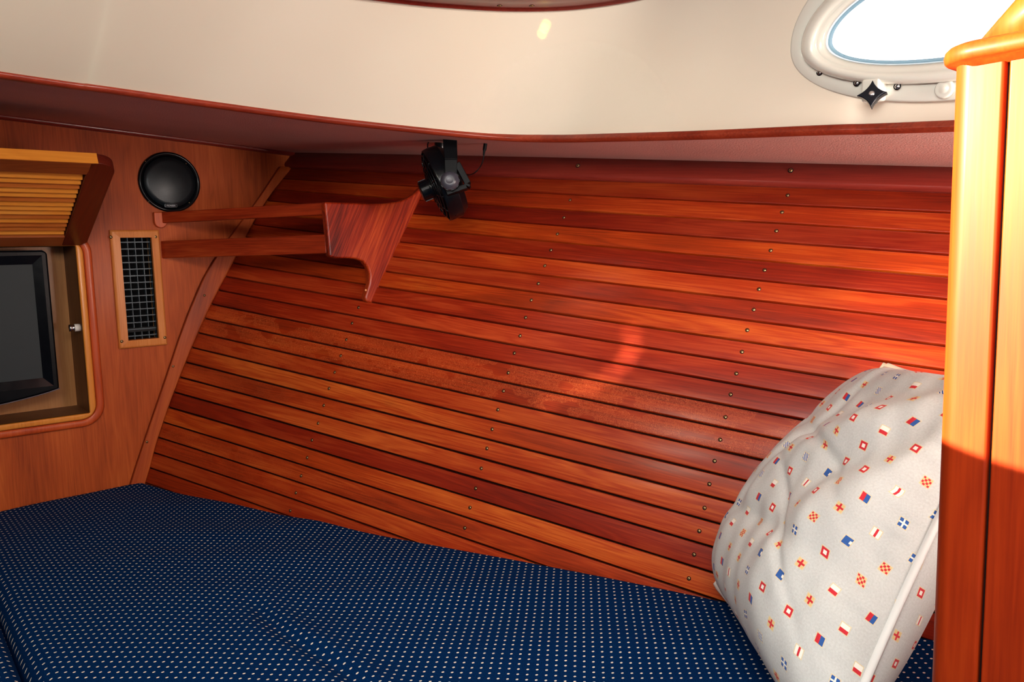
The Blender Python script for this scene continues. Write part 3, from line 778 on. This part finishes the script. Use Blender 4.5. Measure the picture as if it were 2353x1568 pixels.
# power lead from the headliner to the fan
c0 = ray(1115, 330); 
t = 1.0
for _ in range(40):
    q = c0*t; t += (ceilz(q.x, q.y)-q.z)*.8/max(.05, c0.z)*.5
q = c0*t; cp = V(q)
cable = empty('power_lead', cp, 'thin black power lead with plug beside the fan, going up into the headliner', 'cable')
dq = fw.dot(cp)
def cpnt(px, py, dd): return ray(px, py)*dd
mb = MB(); mb.tube(catmull([cpnt(1114, 344, dq), cpnt(1110, 368, dq), cpnt(1103, 384, dq-.005), cpnt(1091, 397, dq-.02), cpnt(1079, 402, DF+.04), cpnt(1066, 400, DF+.03)], 8), .0010, 6); mb.build('wire', M['blackm'], cable, smooth=True)
pt = cpnt(1116, 327, dq); pb = cpnt(1113, 346, dq)
mb = MB(); mb.lathe(pt, pb-pt, [(.0028, 0), (.0032, .002), (.0032, .012), (.0022, .015), (.0014, .022)], 12); mb.lathe(pt, pb-pt, [(.006, -.0005), (.006, .0006)], 12); mb.build('plug', M['blackm'], cable, smooth='w')

# ------------------------------------------------------------------ partition: rounded post, panel and moulded cap
XP = .58; YS = .191
par = empty('partition', (.61, .1, -.70), 'cherry partition end with rounded post and moulded cap, brightly lit at the top', 'partition')
mb = MB(); zt = .1175; zb = -.70
prof = []
r = .012; Y1 = .2245
def pv(x, y): return (x, y)
prof = [(XP+.05, YS+.0008), (XP+.001, YS+.0008), (XP, YS+.003)]
for i in range(9):
    a = math.radians(90*i/8); prof.append((XP+r-r*math.cos(a), Y1-r+r*math.sin(a)))
for i in range(1, 9):
    a = math.radians(90*i/8); prof.append((XP+.05-r+r*math.sin(a), Y1-r+r*math.cos(a)))
mb.prism([V((x, y, zb)) for x, y in prof], (0, 0, zt-zb)); mb.build('post', M['post'], par, bevel=.0015, seg=2, angle=60)
mb = MB(); mb.box((XP+.0015, -.35, zb), (XP+.046, YS-.0012, zt-.001)); mb.build('side_panel', M['post'], par, bevel=.0015, seg=2)
mb = MB(); mb.box((XP+.006, YS-.002, zb), (XP+.044, YS+.002, zt-.001)); mb.build('joint_filler', M['groove'], par)
# cap: bullnose board
def capoutline(o, rr):
    P = [(XP-o, -.35)]
    x0_, x1_, y1_ = XP-o, XP+.05+o, Y1+o
    for i in range(11):
        a = math.radians(90*i/10); P.append((x0_+rr-rr*math.cos(a), y1_-rr+rr*math.sin(a)))
    for i in range(11):
        a = math.radians(90*i/10); P.append((x1_-rr+rr*math.sin(a), y1_-rr+rr*math.cos(a)))
    P.append((x1_, -.35)); return P
mb = MB(); rows = []
for o, z in ((0, zt-.004), (.002, zt-.0005), (.0068, zt+.0002), (.0085, zt+.0018), (.0092, zt+.005), (.0085, zt+.0085), (.006, zt+.011), (.002, zt+.0125), (-.004, zt+.013), (-.012, zt+.013)):
    rows.append([V((x, y, z)) for x, y in capoutline(o, .016+max(o, -.004))])
mb.sweep(rows); mb.build('cap', M['post'], par, smooth=True)
mb = MB(); rows = []
q0 = onX(2268, 60, XP+.012)
for i in range(24):
    y = q0.y-.0+.002-.42*i/23; hh = .006+.050*(1-math.exp(-i*.55))
    rows.append([V((XP+.010, y, zt+.010)), V((XP+.009, y, zt+.010+hh*.8)), V((XP+.014, y, zt+.010+hh)), V((XP+.022, y, zt+.010+hh)), V((XP+.027, y, zt+.010+hh*.8)), V((XP+.026, y, zt+.010))])
mb.sweep(rows); mb.build('upstand', M['post'], par, smooth=True)
q1 = onX(2292, 40, XP+.03)
mb = MB(); mb.lathe(V((XP+.032, q1.y, zt+.012)), (0, 0, 1), [(.0075, 0), (.0078, .012), (.0065, .017), (.003, .0185)], 24); mb.build('rubber_stop', plain('grey rubber', (90, 92, 100), .6), par, smooth=True)

# ------------------------------------------------------------------ berth cushions and the berth top below them
def cushion(x0f, x1f, y0, y1, name, label, wr=True, nx=150, ny=260, edge=.02):
    b = bmesh.new(); uvl = b.loops.layers.uv.new('UVMap'); G = []
    def sm(t): t = max(0, min(1, t)); return t*t*(3-2*t)
    wl0, wl1 = onZ(600, 1405, ZC), onZ(790, 1560, ZC); wd = (wl1-wl0); wn = V((-wd.y, wd.x, 0)).normalized(); wlen = wd.length
    for i in range(nx+1):
        u = i/nx; row = []
        # finer sampling towards the rolled edges
        uu = u
        for j in range(ny+1):
            y = y0+(y1-y0)*j/ny; xa, xb = x0f(y), x1f(y); x = xa+(xb-xa)*uu
            da, db = x-xa, xb-x; dy1 = y1-y
            z = 0.0
            def roll_(d, r, dep): 
                if d >= r: return 0
                t = 1-d/r; return -dep*(1-math.sqrt(max(0, 1-t*t)))
            z += roll_(da, .030, .040) + (roll_(db, .012, .008)) + roll_(dy1, .012, .006)
            z += .0045*math.sin(PI*min(1, da/.35))*.6
            z += .0035*(noise.noise(V((x*5, y*5, 1.3))))*min(1, da/.05)
            if wr:
                p = V((x, y, ZC)); rel = p-wl0; t = rel.dot(wd)/wlen/wlen; dd = rel.dot(wn)+.006*math.sin(t*5)
                z += (-.0042*math.exp(-(dd/.010)**2)+.0032*math.exp(-((dd-.022)/.016)**2)+.002*math.exp(-((dd+.026)/.018)**2))*sm((t+.35)/.5)*sm((1.9-t)/.5)
                z += .0022*math.sin((x*.8+y)*34+3*noise.noise(V((x*4, y*4, 0))))*.5*math.exp(-((x-.5)/.25)**2)
            row.append(b.verts.new((x, y, ZC+z)))
        G.append(row)
    for i in range(nx):
        for j in range(ny):
            f = b.faces.new([G[i][j], G[i+1][j], G[i+1][j+1], G[i][j+1]]); f.smooth = True
            for lp in f.loops: lp[uvl].uv = (lp.vert.co.x, lp.vert.co.y)
    # sides down to the berth top
    def side(vs):
        low = [b.verts.new((min(v.co.x, hx(v.co.y, ZC-.11)-.012), v.co.y, ZC-.11)) for v in vs]
        for a, c, e, g_ in zip(vs, vs[1:], low[1:], low):
            f = b.faces.new([a, c, e, g_]); f.smooth = True
            for lp in f.loops: lp[uvl].uv = (lp.vert.co.x+lp.vert.co.z, lp.vert.co.y)
        return low
    side(G[0]); side(G[-1]); side([r_[0] for r_ in G]); side([r_[-1] for r_ in G])
    bmesh.ops.recalc_face_normals(b, faces=b.faces)
    me = bpy.data.meshes.new(name); 
    xs = [v.co.x for v in b.verts]; loc = V(((min(xs)+max(xs))/2, (y0+y1)/2, ZC-.11))
    bmesh.ops.translate(b, verts=b.verts, vec=-loc); b.to_mesh(me); b.free(); me.materials.append(M['cushion'])
    o = bpy.data.objects.new(name, me); C.objects.link(o); o.location = loc
    return tag(o, label, 'cushion')
cushion(lambda y: .114-.01*max(0, 1.2-y), lambda y: hx(y, ZC)-.003, -.35, 1.748, 'berth_cushion', 'navy blue berth cushion with white dots, filling the bunk beside the planking')
cushion(lambda y: -.62, lambda y: .110-.01*max(0, 1.2-y), -.35, 1.748, 'berth_cushion', 'navy dotted berth cushion, only its edge seen past the dark seam at bottom left', wr=False, nx=60, ny=120)
mb = MB(); mb.box((-.9, -.5, -.62), (1.3, 1.765, ZC-.1102)); mb.build('floor', M['veneer'], kind='structure')

# ------------------------------------------------------------------ pillow
def pillow():
    BL, TL, BR, TR = V((.855, .603, -.455)), V((1.010, .456, -.158)), V((.612, .315, -.458)), V((.815, .255, -.130))
    cen = (BL+TL+BR+TR)/4; nrm = (BR-BL).cross(TL-BL).normalized()
    if nrm.dot(cen) > 0: nrm = -nrm
    N = 110; b = bmesh.new(); uvl = b.loops.layers.uv.new('UVMap')
    def surf(u, v, side):
        p = (BL*(1-u)*(1-v)+BR*u*(1-v)+TL*(1-u)*v+TR*u*v)
        # edges pulled in towards the middle between the corners
        a, c = 2*u-1, 2*v-1
        e = (1-a*a)*(1-c*c)
        prof = (max(0, 1-abs(a)**3.2)**.62)*(max(0, 1-abs(c)**3.2)**.62)
        h = .086*prof*(1+.0*a-.22*c) if side > 0 else -.080*prof
        p = p+(cen-p)*.05*((1-a*a)*abs(c)**4+(1-c*c)*abs(a)**4)
        q = p+nrm*h
        if side > 0:
            edge = min(1, e*5)
            # folds fanning out from the upper right corner
            ang = math.atan2(1.05-v, 1.12-u); rad = math.hypot(1.05-v, 1.12-u)
            f = math.sin(ang*13+2.0*noise.noise(V((u*2, v*2, 3))))*math.exp(-((rad-.62)/.34)**2)
            f2 = -math.exp(-((v-.28-.12*u)/.035)**2)*math.exp(-((u-.55)/.28)**2)
            f3 = -math.exp(-((u-.20-.25*v)/.03)**2)*math.exp(-((v-.62)/.30)**2)
            q += nrm*(.0085*f+.006*f2+.006*f3+.004*noise.noise(V((u*5, v*5, 7)))+.0030*noise.noise(V((u*14, v*9, 2)))-.006*math.exp(-((v-.80+.35*u+.04*math.sin(u*7))/.022)**2)*math.exp(-((u-.5)/.3)**2)-.005*math.exp(-((v-.62+.55*u*u)/.020)**2)*math.exp(-((u-.62)/.22)**2))*edge
            # puckers along the seams
            q += nrm*.0016*math.sin(v*95+noise.noise(V((v*9, 0, 0)))*3)*math.exp(-(1-abs(a))/.06)*min(1, (1-abs(a))/.03)
        return q
    edgepts = []
    for side in (1, -1):
        G = [[b.verts.new(surf(i/N, j/N, side)) for j in range(N+1)] for i in range(N+1)]
        UU = [[0.0]*(N+1) for _ in range(N+1)]; VV = [[0.0]*(N+1) for _ in range(N+1)]; H_ = N//2
        for j in range(N+1):                     # cloth coordinates follow arc length from the middle
            for i in range(H_+1, N+1): UU[i][j] = UU[i-1][j]+(G[i][j].co-G[i-1][j].co).length
            for i in range(H_-1, -1, -1): UU[i][j] = UU[i+1][j]-(G[i][j].co-G[i+1][j].co).length
        for i in range(N+1):
            for j in range(H_+1, N+1): VV[i][j] = VV[i][j-1]+(G[i][j].co-G[i][j-1].co).length
            for j in range(H_-1, -1, -1): VV[i][j] = VV[i][j+1]-(G[i][j].co-G[i][j+1].co).length
        for i in range(N):
            for j in range(N):
                f = b.faces.new([G[i][j], G[i+1][j], G[i+1][j+1], G[i][j+1]]); f.smooth = True
                for lp, (a, c) in zip(f.loops, ((i, j), (i+1, j), (i+1, j+1), (i, j+1))): lp[uvl].uv = (UU[a][c]+side, VV[a][c])
    bmesh.ops.remove_doubles(b, verts=b.verts, dist=1e-5)
    # keep it off the planking and the partition, resting on the cushion
    for v in b.verts:
        lim = hx(v.co.y, v.co.z)-.004
        if v.co.x > lim: v.co.x = lim
        if v.co.z < ZC+.001: v.co.z = ZC+.001
        if v.co.y < .232 and v.co.x < XP+.062: v.co.x = XP+.062
    bmesh.ops.recalc_face_normals(b, faces=b.faces)
    me = bpy.data.meshes.new('pillow'); loc = V((cen.x, cen.y, ZC))
    root = empty('pillow', loc, 'off-white cotton pillow printed with small signal flags, leaning beside the post', 'pillow')
    bmesh.ops.translate(b, verts=b.verts, vec=-loc); b.to_mesh(me); b.free(); me.materials.append(M['flag'])
    o = bpy.data.objects.new('pillow_cover', me); C.objects.link(o); o.parent = root
    mb = MB(); pts = [surf(0, 1-i/30, 0)for i in range(31)]+[surf(i/30, 0, 0) for i in range(1, 31)]+[surf(1, i/30, 0) for i in range(1, 31)]+[surf(1-i/30, 1, 0) for i in range(1, 30)]
    o2 = []
    for p in pts:
        p = V(p); p.x = min(p.x, hx(p.y, p.z)-.006); p.z = max(p.z, ZC+.004); o2.append(p)
    mb.tube(o2, .0040, 8, closed=True); mb.build('piping', M['piping'], root, smooth=True)
pillow()

# ------------------------------------------------------------------ light
def area(name, loc, tgt, size, energy, col, sy=None):
    l = bpy.data.lights.new(name, 'AREA'); l.energy = energy; l.color = col; l.size = size
    if sy: l.shape = 'RECTANGLE'; l.size_y = sy
    o = bpy.data.objects.new(name, l); C.objects.link(o); o.location = loc
    o.rotation_mode = 'QUATERNION'; o.rotation_quaternion = (V(tgt)-V(loc)).to_track_quat('-Z', 'Y'); return o
def spot(name, loc, tgt, ang, energy, col, blend=.1, rad=.01):
    l = bpy.data.lights.new(name, 'SPOT'); l.energy = energy; l.color = col; l.spot_size = math.radians(ang); l.spot_blend = blend; l.shadow_soft_size = rad
    o = bpy.data.objects.new(name, l); C.objects.link(o); o.location = loc
    o.rotation_mode = 'QUATERNION'; o.rotation_quaternion = (V(tgt)-V(loc)).to_track_quat('-Z', 'Y'); return o
area('rear_fill', (-.35, -.30, .30), (.6, 1.2, -.15), .5, 2.0, (1, .96, .9), .06)  # added unseen fill from behind the camera, no opening modelled
area('hatch_light', (.10, .20, .3245), (.42, .60, -.5), .5, 15, (1, .96, .9), .55)
sl = area('side_fill', (.86, -.26, -.08), (1.03, .55, .10), .26, 4.2, (1, .84, .74), .26); sl.data.spread = math.radians(100)  # added fill, hidden by the partition, to brighten headliner and right planks
area('low_fill', (.30, -.30, -.02), (.92, .62, -.35), .3, .7, (1, .93, .86), .2).data.spread = math.radians(80)  # added unseen fill to lift the pillow and lower right planks
fl = area('cream_fill', (-.20, .62, .30), (.0, 1.1, .29), .3, 2.0, (1, .93, .74), .04)  # added fill to brighten the cream wall at left; no lamp fitted here
spot('sun_on_pillow', (.35, .62, .26), (.985, .44, -.150), 5, 10, (1, .82, .40), .4, .004)
spot('sun_on_post', (-.35, .75, .26), (XP, .19, .045), 19, 1250, (1, .95, .62), .04, .003)
spot('sun_glow_on_planks', (.15, .75, .24), (1.085, .42, -.09), 14, 26, (1, .66, .34), .6, .02)
# added tiny spots imitate a sun streak on planking, a reflected highlight on gelcoat
for i, (px, py, e) in enumerate([(1450, 765, 7), (1452, 800, 9), (1436, 832, 9), (1405, 862, 8), (1360, 885, 7), (1310, 905, 6), (1262, 925, 6)]):
    spot('glint_spot', (.25, .40, .20), onH(px, py), 3.4, e*3.2, (1, .98, .75), 1.0, .002)
for px, py, e in [(1229, 62, 26), (1236, 52, 28), (1242, 44, 22)]:
    spot('glint_spot', (.05, .35, .27), ray(px, py)*(1.06), .75, e, (1, .80, .16), .5, .0005)

w = bpy.data.worlds.new('world'); bpy.context.scene.world = w; w.use_nodes = True; nt = w.node_tree; X.nt = nt
bg = nt.nodes['Background']; tc = nt.nodes.new('ShaderNodeTexCoord'); sp = nt.nodes.new('ShaderNodeSeparateXYZ'); nt.links.new(tc.outputs['Generated'], sp.inputs[0])
r_ = rampn(nt, X(sp.outputs[0])*.5+.5, [(.86, (.09, .08, .075, 1)), (.93, (3.2, 3.3, 3.4, 1))])
nt.links.new(r_, bg.inputs['Color']); bg.inputs['Strength'].default_value = 1.0
sc = bpy.context.scene; sc.view_settings.view_transform = 'Standard'; sc.view_settings.look = 'None'; sc.view_settings.exposure = 0
sc.cycles.max_bounces = 8; sc.cycles.use_denoising = True
